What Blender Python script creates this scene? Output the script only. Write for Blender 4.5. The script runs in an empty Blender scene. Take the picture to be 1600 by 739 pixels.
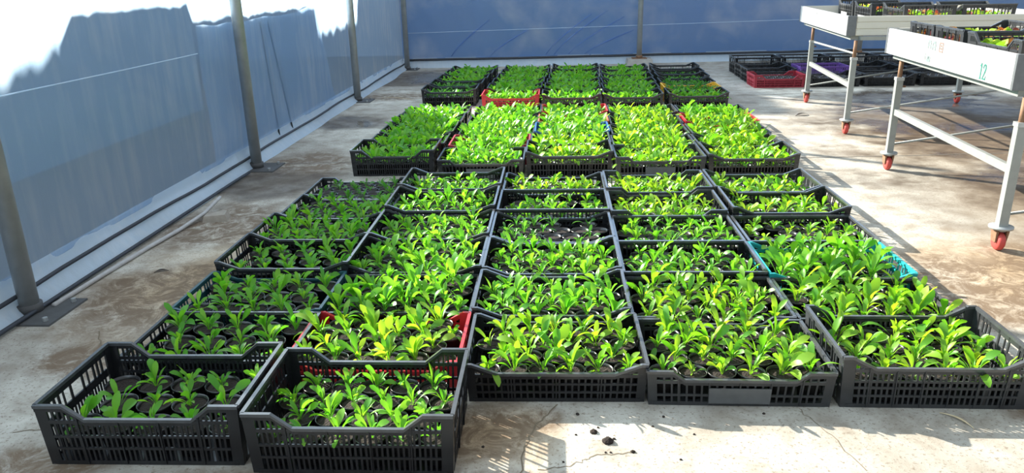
import bpy, math, random
import numpy as np
from mathutils import Vector, Matrix, noise

# ------------------------------------------------------------------ camera, sky, sun, exposure
scene = bpy.context.scene
COL = scene.collection
CAM_POS = (0.0, 0.0, 1.33984)
C_R = Vector((0.99834981, 0.0532345, -0.0215347))
C_D = Vector((-0.00303514, -0.32556435, -0.94551502))
C_F = Vector((-0.05734496, 0.9440201, -0.32486553))
cam_data = bpy.data.cameras.new('camera')
cam_data.sensor_width = 36.0
cam_data.lens = 36.0 * 1190.2 / 1600.0
cam_data.clip_start = 0.05
cam = bpy.data.objects.new('camera', cam_data)
m3 = Matrix((C_R, -C_D, -C_F)).transposed()
cam.matrix_world = Matrix.Translation(CAM_POS) @ m3.to_4x4()
COL.objects.link(cam)
scene.camera = cam

world = bpy.data.worlds.new('sky')
scene.world = world
world.use_nodes = True
bg = world.node_tree.nodes['Background']
bg.inputs['Color'].default_value = (0.80, 0.90, 1.0, 1)
bg.inputs['Strength'].default_value = 0.80

sun_data = bpy.data.lights.new('sun', 'SUN')
sun_data.energy = 31.0
sun_data.color = (1.0, 0.93, 0.80)
sun_data.angle = math.radians(0.6)
sun = bpy.data.objects.new('sun', sun_data)
EL = math.radians(28.0)
sdir = Vector((0.82 * math.cos(EL), -0.57 * math.cos(EL), -math.sin(EL))).normalized()
sun.rotation_euler = sdir.to_track_quat('-Z', 'Y').to_euler()
sun.location = (-6, 6, 6)
COL.objects.link(sun)

scene.view_settings.view_transform = 'Standard'
scene.view_settings.look = 'None'
scene.view_settings.gamma = 1.0
scene.view_settings.use_curve_mapping = False
scene.view_settings.exposure = 0.3
scene.cycles.max_bounces = 8
scene.cycles.transparent_max_bounces = 16
scene.cycles.use_denoising = True

rnd = random.Random(11)
nrng = np.random.default_rng(5)


# ------------------------------------------------------------------ helpers
class MB:
    """collects polygons for one mesh"""
    def __init__(self):
        self.v, self.f, self.m = [], [], []

    def add(self, vs, fs, mi=0):
        n = len(self.v)
        self.v += [tuple(p) for p in vs]
        self.f += [tuple(i + n for i in f) for f in fs]
        self.m += [mi] * len(fs)

    def box(self, a, b, mi=0):
        x0, y0, z0 = a
        x1, y1, z1 = b
        self.add([(x0, y0, z0), (x1, y0, z0), (x1, y1, z0), (x0, y1, z0), (x0, y0, z1), (x1, y0, z1), (x1, y1, z1), (x0, y1, z1)],
                 [(0, 3, 2, 1), (4, 5, 6, 7), (0, 1, 5, 4), (1, 2, 6, 5), (2, 3, 7, 6), (3, 0, 4, 7)], mi)

    def hexa(self, bottom, top, mi=0):
        self.add(list(bottom) + list(top), [(0, 3, 2, 1), (4, 5, 6, 7), (0, 1, 5, 4), (1, 2, 6, 5), (2, 3, 7, 6), (3, 0, 4, 7)], mi)

    def bar(self, p, q, w, t, up=(0, 0, 1), mi=0):
        p, q = Vector(p), Vector(q)
        d = (q - p).normalized()
        s = d.cross(Vector(up))
        if s.length < 1e-5:
            s = Vector((1, 0, 0))
        s.normalize()
        u = s.cross(d).normalized()
        s, u = s * w / 2, u * t / 2
        self.hexa([p - s - u, p + s - u, q + s - u, q - s - u], [p - s + u, p + s + u, q + s + u, q - s + u], mi)

    def tube(self, pts, r, seg=12, mi=0, cap=True):
        pts = [Vector(p) for p in pts]
        rs = r if isinstance(r, (list, tuple)) else [r] * len(pts)
        n = len(pts)
        rings = []
        prev = None
        for i, p in enumerate(pts):
            d = (pts[min(i + 1, n - 1)] - pts[max(i - 1, 0)]).normalized()
            if prev is None:
                a = Vector((0, 0, 1)) if abs(d.z) < .9 else Vector((1, 0, 0))
                s = d.cross(a).normalized()
            else:
                s = (prev - d * prev.dot(d)).normalized()
            prev = s
            u = d.cross(s)
            rings.append([p + (s * math.cos(2 * math.pi * k / seg) + u * math.sin(2 * math.pi * k / seg)) * rs[i] for k in range(seg)])
        vs = [v for ring in rings for v in ring]
        fs = []
        for i in range(n - 1):
            for k in range(seg):
                k2 = (k + 1) % seg
                fs.append((i * seg + k, i * seg + k2, (i + 1) * seg + k2, (i + 1) * seg + k))
        if cap:
            fs.append(tuple(reversed(range(seg))))
            fs.append(tuple((n - 1) * seg + k for k in range(seg)))
        self.add(vs, fs, mi)

    def lathe(self, prof, seg=20, mi=0, c=(0, 0, 0), close_top=False, close_bot=False):
        vs, fs = [], []
        for (r, z) in prof:
            for k in range(seg):
                a = 2 * math.pi * k / seg
                vs.append((c[0] + r * math.cos(a), c[1] + r * math.sin(a), c[2] + z))
        for i in range(len(prof) - 1):
            for k in range(seg):
                k2 = (k + 1) % seg
                fs.append((i * seg + k, i * seg + k2, (i + 1) * seg + k2, (i + 1) * seg + k))
        if close_bot:
            fs.append(tuple(reversed(range(seg))))
        if close_top:
            fs.append(tuple((len(prof) - 1) * seg + k for k in range(seg)))
        self.add(vs, fs, mi)

    def mesh(self, name, mats, smooth=False):
        me = bpy.data.meshes.new(name)
        me.from_pydata(self.v, [], self.f)
        for mt in (mats if isinstance(mats, (list, tuple)) else [mats]):
            me.materials.append(mt)
        if any(self.m):
            me.polygons.foreach_set('material_index', self.m)
        if smooth:
            me.polygons.foreach_set('use_smooth', [True] * len(self.f))
        me.update()
        return me

    def build(self, name, mats, parent=None, smooth=False, loc=(0, 0, 0), rotz=0):
        return link(name, self.mesh(name, mats, smooth), parent, loc, rotz)


def link(name, data, parent=None, loc=(0, 0, 0), rotz=0):
    o = bpy.data.objects.new(name, data)
    o.location = loc
    if rotz:
        o.rotation_euler = (0, 0, rotz)
    if parent is not None:
        o.parent = parent
    COL.objects.link(o)
    return o


def tag(o, label, cat, group=None):
    o['label'] = label
    o['category'] = cat
    if group:
        o['group'] = group
    return o


def struct(o):
    o['kind'] = 'structure'
    return o


def thing(name, label, cat, loc=(0, 0, 0), rotz=0, group=None):
    return tag(link(name, None, None, loc, rotz), label, cat, group)


# ------------------------------------------------------------------ materials
def new_mat(name):
    m = bpy.data.materials.new(name)
    m.use_nodes = True
    nt = m.node_tree
    nt.nodes.clear()
    out = nt.nodes.new('ShaderNodeOutputMaterial')
    return m, nt, out


def N(nt, t, **kw):
    n = nt.nodes.new(t)
    for k, v in kw.items():
        if k in n.inputs:
            n.inputs[k].default_value = v
        else:
            setattr(n, k, v)
    return n


def rgba(c):
    return (c[0], c[1], c[2], 1)


def plain(name, col, rough=.5, metal=0, noise_amt=.25, scale=30, bump=0, spec=.5):
    m, nt, out = new_mat(name)
    p = N(nt, 'ShaderNodeBsdfPrincipled')
    p.inputs['Roughness'].default_value = rough
    p.inputs['Metallic'].default_value = metal
    p.inputs['Specular IOR Level'].default_value = spec
    tc = N(nt, 'ShaderNodeTexCoord')
    no = N(nt, 'ShaderNodeTexNoise')
    no.inputs['Scale'].default_value = scale
    no.inputs['Detail'].default_value = 4
    nt.links.new(tc.outputs['Object'], no.inputs['Vector'])
    mx = N(nt, 'ShaderNodeMix', data_type='RGBA')
    mx.inputs['A'].default_value = rgba([c * (1 - noise_amt) for c in col])
    mx.inputs['B'].default_value = rgba([min(1, c * (1 + noise_amt)) for c in col])
    nt.links.new(no.outputs['Fac'], mx.inputs['Factor'])
    nt.links.new(mx.outputs['Result'], p.inputs['Base Color'])
    if bump:
        b = N(nt, 'ShaderNodeBump')
        b.inputs['Strength'].default_value = bump
        b.inputs['Distance'].default_value = .01
        nt.links.new(no.outputs['Fac'], b.inputs['Height'])
        nt.links.new(b.outputs['Normal'], p.inputs['Normal'])
    nt.links.new(p.outputs['BSDF'], out.inputs['Surface'])
    return m


def film_mat(name, col, transp, tcol, refl=.2, streak=(14, 14, 2.0), lo=.22, hi=.50):
    """thin plastic sheeting: scatters most light through, lets some pass straight"""
    m, nt, out = new_mat(name)
    tc = N(nt, 'ShaderNodeTexCoord')
    no = N(nt, 'ShaderNodeTexNoise')
    no.inputs['Scale'].default_value = 1.7
    no.inputs['Detail'].default_value = 6
    no.inputs['Distortion'].default_value = .6
    nt.links.new(tc.outputs['Object'], no.inputs['Vector'])
    mp = N(nt, 'ShaderNodeMapping')
    mp.inputs['Scale'].default_value = streak
    nt.links.new(tc.outputs['Object'], mp.inputs['Vector'])
    st = N(nt, 'ShaderNodeTexNoise')
    st.inputs['Scale'].default_value = 1.0
    st.inputs['Detail'].default_value = 5
    nt.links.new(mp.outputs['Vector'], st.inputs['Vector'])
    bump = N(nt, 'ShaderNodeBump')
    bump.inputs['Strength'].default_value = .25
    bump.inputs['Distance'].default_value = .03
    nt.links.new(st.outputs['Fac'], bump.inputs['Height'])
    # dusty streaks that whiten the sheet
    mul = N(nt, 'ShaderNodeMath', operation='MULTIPLY')
    nt.links.new(no.outputs['Fac'], mul.inputs[0])
    nt.links.new(st.outputs['Fac'], mul.inputs[1])
    rp = N(nt, 'ShaderNodeValToRGB')
    rp.color_ramp.elements[0].position = lo
    rp.color_ramp.elements[0].color = rgba(col)
    rp.color_ramp.elements[1].position = hi
    rp.color_ramp.elements[1].color = rgba([min(1, c * .55 + .45) for c in col])
    nt.links.new(mul.outputs[0], rp.inputs['Fac'])
    tr = N(nt, 'ShaderNodeBsdfTranslucent')
    df = N(nt, 'ShaderNodeBsdfDiffuse')
    gl = N(nt, 'ShaderNodeBsdfGlossy')
    gl.inputs['Roughness'].default_value = .28
    tp = N(nt, 'ShaderNodeBsdfTransparent')
    tp.inputs['Color'].default_value = rgba(tcol)
    for n in (tr, df):
        nt.links.new(rp.outputs['Color'], n.inputs['Color'])
        nt.links.new(bump.outputs['Normal'], n.inputs['Normal'])
    nt.links.new(bump.outputs['Normal'], gl.inputs['Normal'])
    m1 = N(nt, 'ShaderNodeMixShader')
    m1.inputs['Fac'].default_value = refl
    nt.links.new(tr.outputs[0], m1.inputs[1])
    nt.links.new(df.outputs[0], m1.inputs[2])
    m2 = N(nt, 'ShaderNodeMixShader')
    m2.inputs['Fac'].default_value = .06
    nt.links.new(m1.outputs[0], m2.inputs[1])
    nt.links.new(gl.outputs[0], m2.inputs[2])
    m3_ = N(nt, 'ShaderNodeMixShader')
    m3_.inputs['Fac'].default_value = transp
    nt.links.new(m2.outputs[0], m3_.inputs[1])
    nt.links.new(tp.outputs[0], m3_.inputs[2])
    nt.links.new(m3_.outputs[0], out.inputs['Surface'])
    return m


def leaf_mat(name, dark, light, tdark, tlight, tfac=.45):
    m, nt, out = new_mat(name)
    geo = N(nt, 'ShaderNodeNewGeometry')
    oi = N(nt, 'ShaderNodeObjectInfo')
    ad = N(nt, 'ShaderNodeMath', operation='ADD')
    nt.links.new(geo.outputs['Random Per Island'], ad.inputs[0])
    nt.links.new(oi.outputs['Random'], ad.inputs[1])
    fr = N(nt, 'ShaderNodeMath', operation='FRACT')
    nt.links.new(ad.outputs[0], fr.inputs[0])
    pw = N(nt, 'ShaderNodeMath', operation='POWER')
    nt.links.new(fr.outputs[0], pw.inputs[0])
    pw.inputs[1].default_value = 1.6
    a = N(nt, 'ShaderNodeMix', data_type='RGBA')
    a.inputs['A'].default_value = rgba(dark)
    a.inputs['B'].default_value = rgba(light)
    b = N(nt, 'ShaderNodeMix', data_type='RGBA')
    b.inputs['A'].default_value = rgba(tdark)
    b.inputs['B'].default_value = rgba(tlight)
    nt.links.new(pw.outputs[0], a.inputs['Factor'])
    nt.links.new(pw.outputs[0], b.inputs['Factor'])
    p = N(nt, 'ShaderNodeBsdfPrincipled')
    p.inputs['Roughness'].default_value = .42
    p.inputs['Specular IOR Level'].default_value = .4
    t = N(nt, 'ShaderNodeBsdfTranslucent')
    nt.links.new(a.outputs['Result'], p.inputs['Base Color'])
    nt.links.new(b.outputs['Result'], t.inputs['Color'])
    mx = N(nt, 'ShaderNodeMixShader')
    mx.inputs['Fac'].default_value = tfac
    nt.links.new(p.outputs[0], mx.inputs[1])
    nt.links.new(t.outputs[0], mx.inputs[2])
    nt.links.new(mx.outputs[0], out.inputs['Surface'])
    return m


def floor_mat():
    m, nt, out = new_mat('concrete')
    p = N(nt, 'ShaderNodeBsdfPrincipled')
    geo = N(nt, 'ShaderNodeNewGeometry')
    pos = geo.outputs['Position']

    def noise_tex(scale, detail, dist=0, rough=.55):
        n = N(nt, 'ShaderNodeTexNoise')
        n.inputs['Scale'].default_value = scale
        n.inputs['Detail'].default_value = detail
        n.inputs['Roughness'].default_value = rough
        n.inputs['Distortion'].default_value = dist
        nt.links.new(pos, n.inputs['Vector'])
        return n.outputs['Fac']

    def ramp(src, a, b, ca=(0, 0, 0), cb=(1, 1, 1)):
        r = N(nt, 'ShaderNodeValToRGB')
        r.color_ramp.elements[0].position = a
        r.color_ramp.elements[0].color = rgba(ca)
        r.color_ramp.elements[1].position = b
        r.color_ramp.elements[1].color = rgba(cb)
        nt.links.new(src, r.inputs['Fac'])
        return r.outputs['Color']

    def mix(fac, a, b, blend='MIX', scale=None):
        n = N(nt, 'ShaderNodeMix', data_type='RGBA', blend_type=blend)
        if isinstance(fac, float):
            n.inputs['Factor'].default_value = fac
        else:
            nt.links.new(fac, n.inputs['Factor'])
        for k, v in (('A', a), ('B', b)):
            if isinstance(v, tuple):
                n.inputs[k].default_value = rgba(v)
            else:
                nt.links.new(v, n.inputs[k])
        return n.outputs['Result']

    def math_(op, a, b):
        n = N(nt, 'ShaderNodeMath', operation=op)
        n.use_clamp = True
        for i, v in enumerate((a, b)):
            if isinstance(v, (int, float)):
                n.inputs[i].default_value = v
            else:
                nt.links.new(v, n.inputs[i])
        return n.outputs[0]

    warp = noise_tex(2.3, 5)

    def blob(cx, cy, rx, ry, edge=.45, rag=.9):
        """ragged patch lying on the floor, in metres"""
        sub = N(nt, 'ShaderNodeVectorMath', operation='SUBTRACT')
        nt.links.new(pos, sub.inputs[0])
        sub.inputs[1].default_value = (cx, cy, 0)
        mul = N(nt, 'ShaderNodeVectorMath', operation='MULTIPLY')
        nt.links.new(sub.outputs[0], mul.inputs[0])
        mul.inputs[1].default_value = (1 / rx, 1 / ry, 0)
        ln = N(nt, 'ShaderNodeVectorMath', operation='LENGTH')
        nt.links.new(mul.outputs[0], ln.inputs[0])
        sc = N(nt, 'ShaderNodeMath', operation='MULTIPLY_ADD')
        nt.links.new(warp, sc.inputs[0])
        sc.inputs[1].default_value = rag
        nt.links.new(ln.outputs['Value'], sc.inputs[2])
        mr = N(nt, 'ShaderNodeMapRange')
        mr.inputs['From Min'].default_value = 1.0 + rag * .5
        mr.inputs['From Max'].default_value = 1.0 + rag * .5 - edge
        nt.links.new(sc.outputs[0], mr.inputs['Value'])
        return mr.outputs['Result']

    big = noise_tex(.9, 6, .4)
    mid = noise_tex(6, 8, .3, .65)
    fine = noise_tex(75, 4, 0, .75)
    col = mix(ramp(big, .35, .7), (.34, .315, .27), (.62, .59, .51))
    col = mix(ramp(mid, .42, .70), col, (.24, .205, .16))
    col = mix(ramp(fine, .55, .63), col, (.20, .165, .125))
    # dry, dirty brown; patches under the tables also paint in shade
    dirt_and_shade = None
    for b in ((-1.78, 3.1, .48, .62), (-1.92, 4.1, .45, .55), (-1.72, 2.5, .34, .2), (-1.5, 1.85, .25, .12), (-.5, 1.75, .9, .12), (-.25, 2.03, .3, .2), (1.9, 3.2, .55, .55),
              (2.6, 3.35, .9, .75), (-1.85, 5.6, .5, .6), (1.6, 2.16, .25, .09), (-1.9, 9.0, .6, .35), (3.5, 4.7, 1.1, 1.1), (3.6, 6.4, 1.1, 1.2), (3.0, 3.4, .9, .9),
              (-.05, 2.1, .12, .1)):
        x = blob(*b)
        dirt_and_shade = x if dirt_and_shade is None else math_('MAXIMUM', dirt_and_shade, x)
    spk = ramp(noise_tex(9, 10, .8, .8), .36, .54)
    dirt_and_shade2 = math_('MULTIPLY', dirt_and_shade, spk)
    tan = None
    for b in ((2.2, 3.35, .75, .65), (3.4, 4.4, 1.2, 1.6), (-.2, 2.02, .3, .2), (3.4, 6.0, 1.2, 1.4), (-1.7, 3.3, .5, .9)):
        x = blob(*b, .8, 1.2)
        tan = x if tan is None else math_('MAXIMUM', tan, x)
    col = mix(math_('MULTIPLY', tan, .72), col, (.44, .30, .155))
    col = mix(math_('MULTIPLY', dirt_and_shade2, .92), col, (.125, .078, .042))
    # damp, darker and shiny; under the tables it also paints in a shadow
    wet_and_shade = None
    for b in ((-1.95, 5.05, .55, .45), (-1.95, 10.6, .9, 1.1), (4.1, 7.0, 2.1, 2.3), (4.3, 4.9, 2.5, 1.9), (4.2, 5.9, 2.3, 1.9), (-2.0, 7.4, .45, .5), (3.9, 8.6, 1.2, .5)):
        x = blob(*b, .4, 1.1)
        wet_and_shade = x if wet_and_shade is None else math_('MAXIMUM', wet_and_shade, x)
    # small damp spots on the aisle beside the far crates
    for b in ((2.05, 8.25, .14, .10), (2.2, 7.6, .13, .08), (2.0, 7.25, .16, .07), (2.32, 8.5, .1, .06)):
        wet_and_shade = math_('MAXIMUM', wet_and_shade, math_('MULTIPLY', blob(*b, .5, .6), .55))
    col = mix(math_('MULTIPLY', wet_and_shade, math_('ADD', .45, math_('MULTIPLY', mid, .7))), col, (.060, .040, .025))
    # faint green algae line
    nt.links.new(col, p.inputs['Base Color'])
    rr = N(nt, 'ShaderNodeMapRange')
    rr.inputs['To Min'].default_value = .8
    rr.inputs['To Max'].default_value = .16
    nt.links.new(math_('MULTIPLY', wet_and_shade, ramp(big, .46, .60)), rr.inputs['Value'])
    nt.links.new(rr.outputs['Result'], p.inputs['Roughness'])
    bm = N(nt, 'ShaderNodeBump')
    bs = N(nt, 'ShaderNodeMapRange')
    bs.inputs['To Min'].default_value = .5
    bs.inputs['To Max'].default_value = .06
    nt.links.new(wet_and_shade, bs.inputs['Value'])
    nt.links.new(bs.outputs['Result'], bm.inputs['Strength'])
    bm.inputs['Distance'].default_value = .006
    hs = math_('ADD', math_('MULTIPLY', fine, .35), math_('MULTIPLY', mid, .65))
    nt.links.new(hs, bm.inputs['Height'])
    nt.links.new(bm.outputs['Normal'], p.inputs['Normal'])
    nt.links.new(p.outputs[0], out.inputs['Surface'])
    return m


M = {}
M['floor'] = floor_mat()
M['soil_ground'] = plain('outside_soil', (.10, .085, .06), .9, scale=3)
M['film'] = film_mat('plastic_film', (.42, .60, .82), .42, (.97, .98, 1.0))
M['film_back'] = film_mat('plastic_film_blue', (.27, .46, .80), .12, (.7, .85, 1.0), .15, (1.6, 1.6, 2.2), .24, .46)
M['film_skirt'] = film_mat('plastic_film_skirt', (.66, .80, .93), .05, (1, 1, 1), .5)
M['shade_screen'] = plain('shade_screen_bluish', (.17, .24, .31), .8, scale=1.5, noise_amt=.35)  # colour of the screens added to shade the left sheet
M['shade_screen_back'] = plain('shade_screen_back_grey', (.30, .36, .44), .9, scale=2)  # colour of the screen added to shade the back sheet
M['galv'] = plain('galvanised_steel', (.40, .42, .42), .48, .55, .3, 14, .05)
M['rust'] = plain('rusty_steel', (.23, .13, .075), .75, .3, .45, 40, .2)
M['dark_plate'] = plain('dark_steel_plate', (.085, .085, .085), .7, .3, .3, 20, .1)
M['block'] = plain('concrete_block', (.36, .34, .31), .9, 0, .3, 12, .3)
M['pipe_dark'] = plain('dark_rail', (.035, .04, .05), .6, .2)
M['pipe_grey'] = plain('grey_hose', (.42, .41, .40), .6)
M['crack'] = plain('crack_fill', (.15, .115, .075), .95, 0, .4, 50)
M['joint'] = plain('joint_fill', (.12, .11, .095), .95, 0, .3, 20)
M['crate_black'] = plain('black_crate_plastic', (.013, .014, .016), .27, 0, .35, 18, .04)
M['crate_grey'] = plain('dusty_black_crate_plastic', (.028, .030, .032), .36, 0, .45, 22, .05)
M['crate_rim'] = plain('black_crate_rim_sheen', (.050, .054, .058), .24, 0, .5, 26, .03, .7)  # lighter colour paints the sky's sheen onto black rims
M['crate_red'] = plain('red_crate_plastic', (.50, .022, .03), .42, 0, .2, 15)
M['crate_darkred'] = plain('dark_red_crate_plastic', (.30, .02, .035), .45, 0, .2, 15)
M['crate_teal'] = plain('teal_crate_plastic', (.015, .30, .32), .4, 0, .2, 15)
M['crate_darkteal'] = plain('dark_teal_crate_plastic', (.012, .06, .075), .42, 0, .25, 15)
M['crate_blue'] = plain('blue_crate_plastic', (.03, .12, .38), .4, 0, .2, 15)
M['crate_orange'] = plain('rust_orange_crate_plastic', (.42, .12, .05), .5, 0, .25, 15)
M['crate_yellow'] = plain('yellow_crate_plastic', (.75, .42, .03), .45, 0, .2, 15)
M['crate_purple'] = plain('purple_crate_plastic', (.15, .07, .30), .45, 0, .2, 15)
M['plate_grey'] = plain('grey_name_plate', (.085, .09, .092), .5, 0, .3, 30)
M['plate_white'] = plain('pale_name_plate', (.42, .43, .44), .55, 0, .15, 30)
M['pot'] = plain('black_pot_plastic', (.022, .021, .021), .25, 0, .3, 25)
M['soil'] = plain('potting_soil', (.021, .013, .009), .95, 0, .8, 160, .8)
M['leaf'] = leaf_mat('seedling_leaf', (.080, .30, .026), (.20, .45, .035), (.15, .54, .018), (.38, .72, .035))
M['leaf_yellow'] = leaf_mat('yellowish_seedling_leaf', (.085, .28, .022), (.27, .46, .035), (.17, .54, .015), (.52, .74, .03))  # yellower leaf green, set crate by crate
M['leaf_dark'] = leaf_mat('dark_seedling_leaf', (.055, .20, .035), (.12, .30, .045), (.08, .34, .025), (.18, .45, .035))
M['lettuce_green'] = leaf_mat('lettuce_green', (.16, .34, .03), (.36, .48, .06), (.22, .5, .02), (.5, .66, .04))
M['lettuce_red'] = leaf_mat('lettuce_red', (.24, .025, .025), (.34, .20, .05), (.34, .05, .03), (.45, .38, .05))
M['lettuce_pink'] = leaf_mat('lettuce_pink', (.46, .14, .16), (.55, .38, .20), (.55, .14, .14), (.6, .5, .12))
M['white_board'] = plain('white_tray_board', (.36, .36, .352), .5, 0, .05, 6)
M['cream_board'] = plain('cream_tray_board', (.58, .55, .47), .55, 0, .08, 6)
M['alu'] = plain('painted_table_steel', (.27, .285, .27), .5, .25, .2, 18)
M['bracket'] = plain('dark_corner_bracket', (.14, .15, .16), .5, .4)
M['wheel'] = plain('red_wheel_rubber', (.46, .055, .045), .55, 0, .25, 30)
M['green_paint'] = plain('green_stencil_paint', (.02, .17, .13), .6, 0, .2, 60)
M['grey_paint'] = plain('grey_stencil_paint', (.16, .20, .20), .6, 0, .3, 60)
M['brown_paint'] = plain('brown_sticker_ink', (.22, .15, .13), .6, 0, .3, 60)
M['stone'] = plain('stone', (.33, .29, .24), .9, 0, .3, 25, .4)
M['straw'] = plain('dry_straw', (.50, .40, .24), .8, 0, .3, 40)
M['dryleaf'] = plain('dry_leaf', (.42, .26, .06), .7, 0, .3, 40)

# ------------------------------------------------------------------ floor, outside ground, walls
mb = MB()
mb.add([(-2.5, -1.5, 0), (8.5, -1.5, 0), (8.5, 12.3, 0), (-2.5, 12.3, 0)], [(0, 1, 2, 3)])
mb.add([(-2.5, -1.5, -.1), (8.5, -1.5, -.1), (8.5, 12.3, -.1), (-2.5, 12.3, -.1)], [(0, 3, 2, 1)])
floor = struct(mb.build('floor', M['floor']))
mb = MB()
mb.box((-30, -12, -.25), (30, 32, -.12))
g = struct(mb.build('ground_outside', M['soil_ground']))


def strip(pts, widths, z=.0012):
    mb = MB()
    vs = []
    n = len(pts)
    for i, (x, y) in enumerate(pts):
        a, b = pts[max(i - 1, 0)], pts[min(i + 1, n - 1)]
        d = Vector((b[0] - a[0], b[1] - a[1]))
        d.normalize()
        w = widths[i] if isinstance(widths, list) else widths
        vs += [(x - d.y * w / 2, y + d.x * w / 2, z), (x + d.y * w / 2, y - d.x * w / 2, z)]
    mb.add(vs, [(2 * i, 2 * i + 1, 2 * i + 3, 2 * i + 2) for i in range(n - 1)])
    return mb


def jag(pts, n=8, amt=.008, seed=1):
    r = random.Random(seed)
    out = []
    for (a, b) in zip(pts[:-1], pts[1:]):
        for k in range(n):
            t = k / n
            out.append((a[0] + (b[0] - a[0]) * t + r.uniform(-amt, amt), a[1] + (b[1] - a[1]) * t + r.uniform(-amt, amt)))
    out.append(pts[-1])
    return out


for i, (pts, w) in enumerate([
        ([(.0, 2.19), (-.07, 2.06), (-.10, 1.93), (-.10, 1.80)], .0045),
        ([(-.05, 1.84), (.05, 1.87), (.12, 1.92), (.22, 1.93)], .0028),
        ([(.78, 2.17), (.83, 2.03), (.87, 1.86)], .0025),
        ([(-1.86, 2.72), (-1.79, 2.60), (-1.73, 2.56), (-1.66, 2.46)], .005),
        ([(-1.72, 2.0), (-1.62, 2.02), (-1.57, 2.06)], .004),
        ([(2.2, 6.95), (2.45, 7.05), (2.7, 7.2)], .006)]):
    strip(jag(pts, 7, .006, i), w).build('crack', M['crack'], floor)
for pts, w in (([(1.62, 5.66), (2.6, 5.72), (4.5, 5.84)], .012), ([(2.05, 8.75), (4.2, 8.95)], .014), ([(-2.3, 5.62), (-1.5, 5.66)], .012)):
    strip(jag(pts, 12, .006, 3), w).build('expansion_joint', M['joint'], floor)

WX = -2.35          # plane of the left sheet
BA, BB = (-2.35, 11.93), (7.5, 12.55)   # line of the back sheet


def fbm(x, y, z):
    return noise.noise((x, y, z)) + .5 * noise.noise((2.1 * x, 2.1 * y, 2.1 * z + 7)) + .25 * noise.noise((4.3 * x, 4.3 * y, 4.3 * z + 3))


def sheet(p0, p1, z0, z1, nx, nz, nrm, amp, seed, prof=None):
    mb = MB()
    vs, fs = [], []
    for j in range(nz + 1):
        for i in range(nx + 1):
            s, t = i / nx, j / nz
            x, y, z = p0[0] + (p1[0] - p0[0]) * s, p0[1] + (p1[1] - p0[1]) * s, z0 + (z1 - z0) * t
            L = math.hypot(p1[0] - p0[0], p1[1] - p0[1]) * s
            d = amp * fbm(L * 1.1 + seed, z * .9 + seed, 0) + amp * .5 * fbm(L * 5 + z * 2.6, z * 1.1 - L * .6, seed)
            if prof:
                d += prof(t, L)
            vs.append((x + nrm[0] * d, y + nrm[1] * d, z))
    for j in range(nz):
        for i in range(nx):
            a = j * (nx + 1) + i
            fs.append((a, a + 1, a + nx + 2, a + nx + 1))
    mb.add(vs, fs)
    return mb


POLE_Y = [-.15, 2.9, 5.5, 8.7, 11.83]
wl = struct(sheet((WX, -1.2), (WX, 11.93), .13, 5.6, 190, 70, (1, 0), .012, 3.0).build('wall_left', M['film'], smooth=True))


def skirt_prof(t, L):
    return (1 - t) ** 2 * (.10 + .035 * fbm(L * .8, 2, 5)) + .02 * math.sin(t * 3.14) * fbm(L * 2.2, 9, 1)


sheet((WX, -1.2), (WX, 11.85), .004, .16, 190, 6, (1, 0), .003, 8.0, skirt_prof).build('film_skirt', M['film_skirt'], wl, True)
mb = MB()
mb.tube([(WX + .045 + .012 * fbm(y * .9, 1, 2), y, .085 + .012 * fbm(y * .7, 3, 4)) for y in np.linspace(-1.2, 11.8, 60)], .010, 8)
mb.build('clamp_rail', M['pipe_dark'], wl, True)
mb = MB()
mb.tube([(WX + .115 + .01 * fbm(y * .8, 4, 2), y, .018) for y in np.linspace(-1.2, 5.3, 40)], .010, 8)
mb.build('clamp_rail', M['pipe_dark'], wl, True)
mb = MB()
mb.tube([(WX + .03, y, .905 + .006 * math.sin(y)) for y in np.linspace(-1.2, 4.95, 30)], .0035, 6)
mb.build('weld_seam', M['film_skirt'], wl, True)
# the upper overlapping layer of the middle bay, cut off at a slant near the third post
mb = MB()
gy, gz = 26, 16
vs = []
for j in range(gz + 1):
    for i in range(gy + 1):
        z = .16 + (1.06 - .16) * j / gz
        y1 = 7.98 - .42 * j / gz
        y = 4.97 + (y1 - 4.97) * i / gy
        zz = z + (.03 * fbm(y * 2.5, 1, 1) + (.06 * max(0, (y - 6.8)) if j == gz else 0) if j == gz else 0)
        vs.append((WX + .035 + .014 * fbm(y * 2, z * 2, 11), y, zz))
mb.add(vs, [(j * (gy + 1) + i, j * (gy + 1) + i + 1, (j + 1) * (gy + 1) + i + 1, (j + 1) * (gy + 1) + i) for j in range(gz) for i in range(gy)])
mb.build('overlap_sheet', M['film'], wl, True)
# two thin wires hanging behind the overlap
for y0, y1 in ((6.15, 6.28), (6.32, 6.62)):
    mb = MB()
    mb.tube([(WX + .012, y0, 1.02), (WX + .012, (y0 + y1) / 2, .55), (WX + .012, y1, .08)], .007, 6)
    mb.build('wire', M['pipe_dark'], wl, True)

bdir = Vector((BB[0] - BA[0], BB[1] - BA[1]))
bdir.normalize()
bn = (bdir.y, -bdir.x)     # towards the room


def bpt(x, off=0.0, z=0.0):
    s = (x - BA[0]) / (BB[0] - BA[0])
    return (x + bn[0] * off, BA[1] + (BB[1] - BA[1]) * s + bn[1] * off, z)


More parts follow.
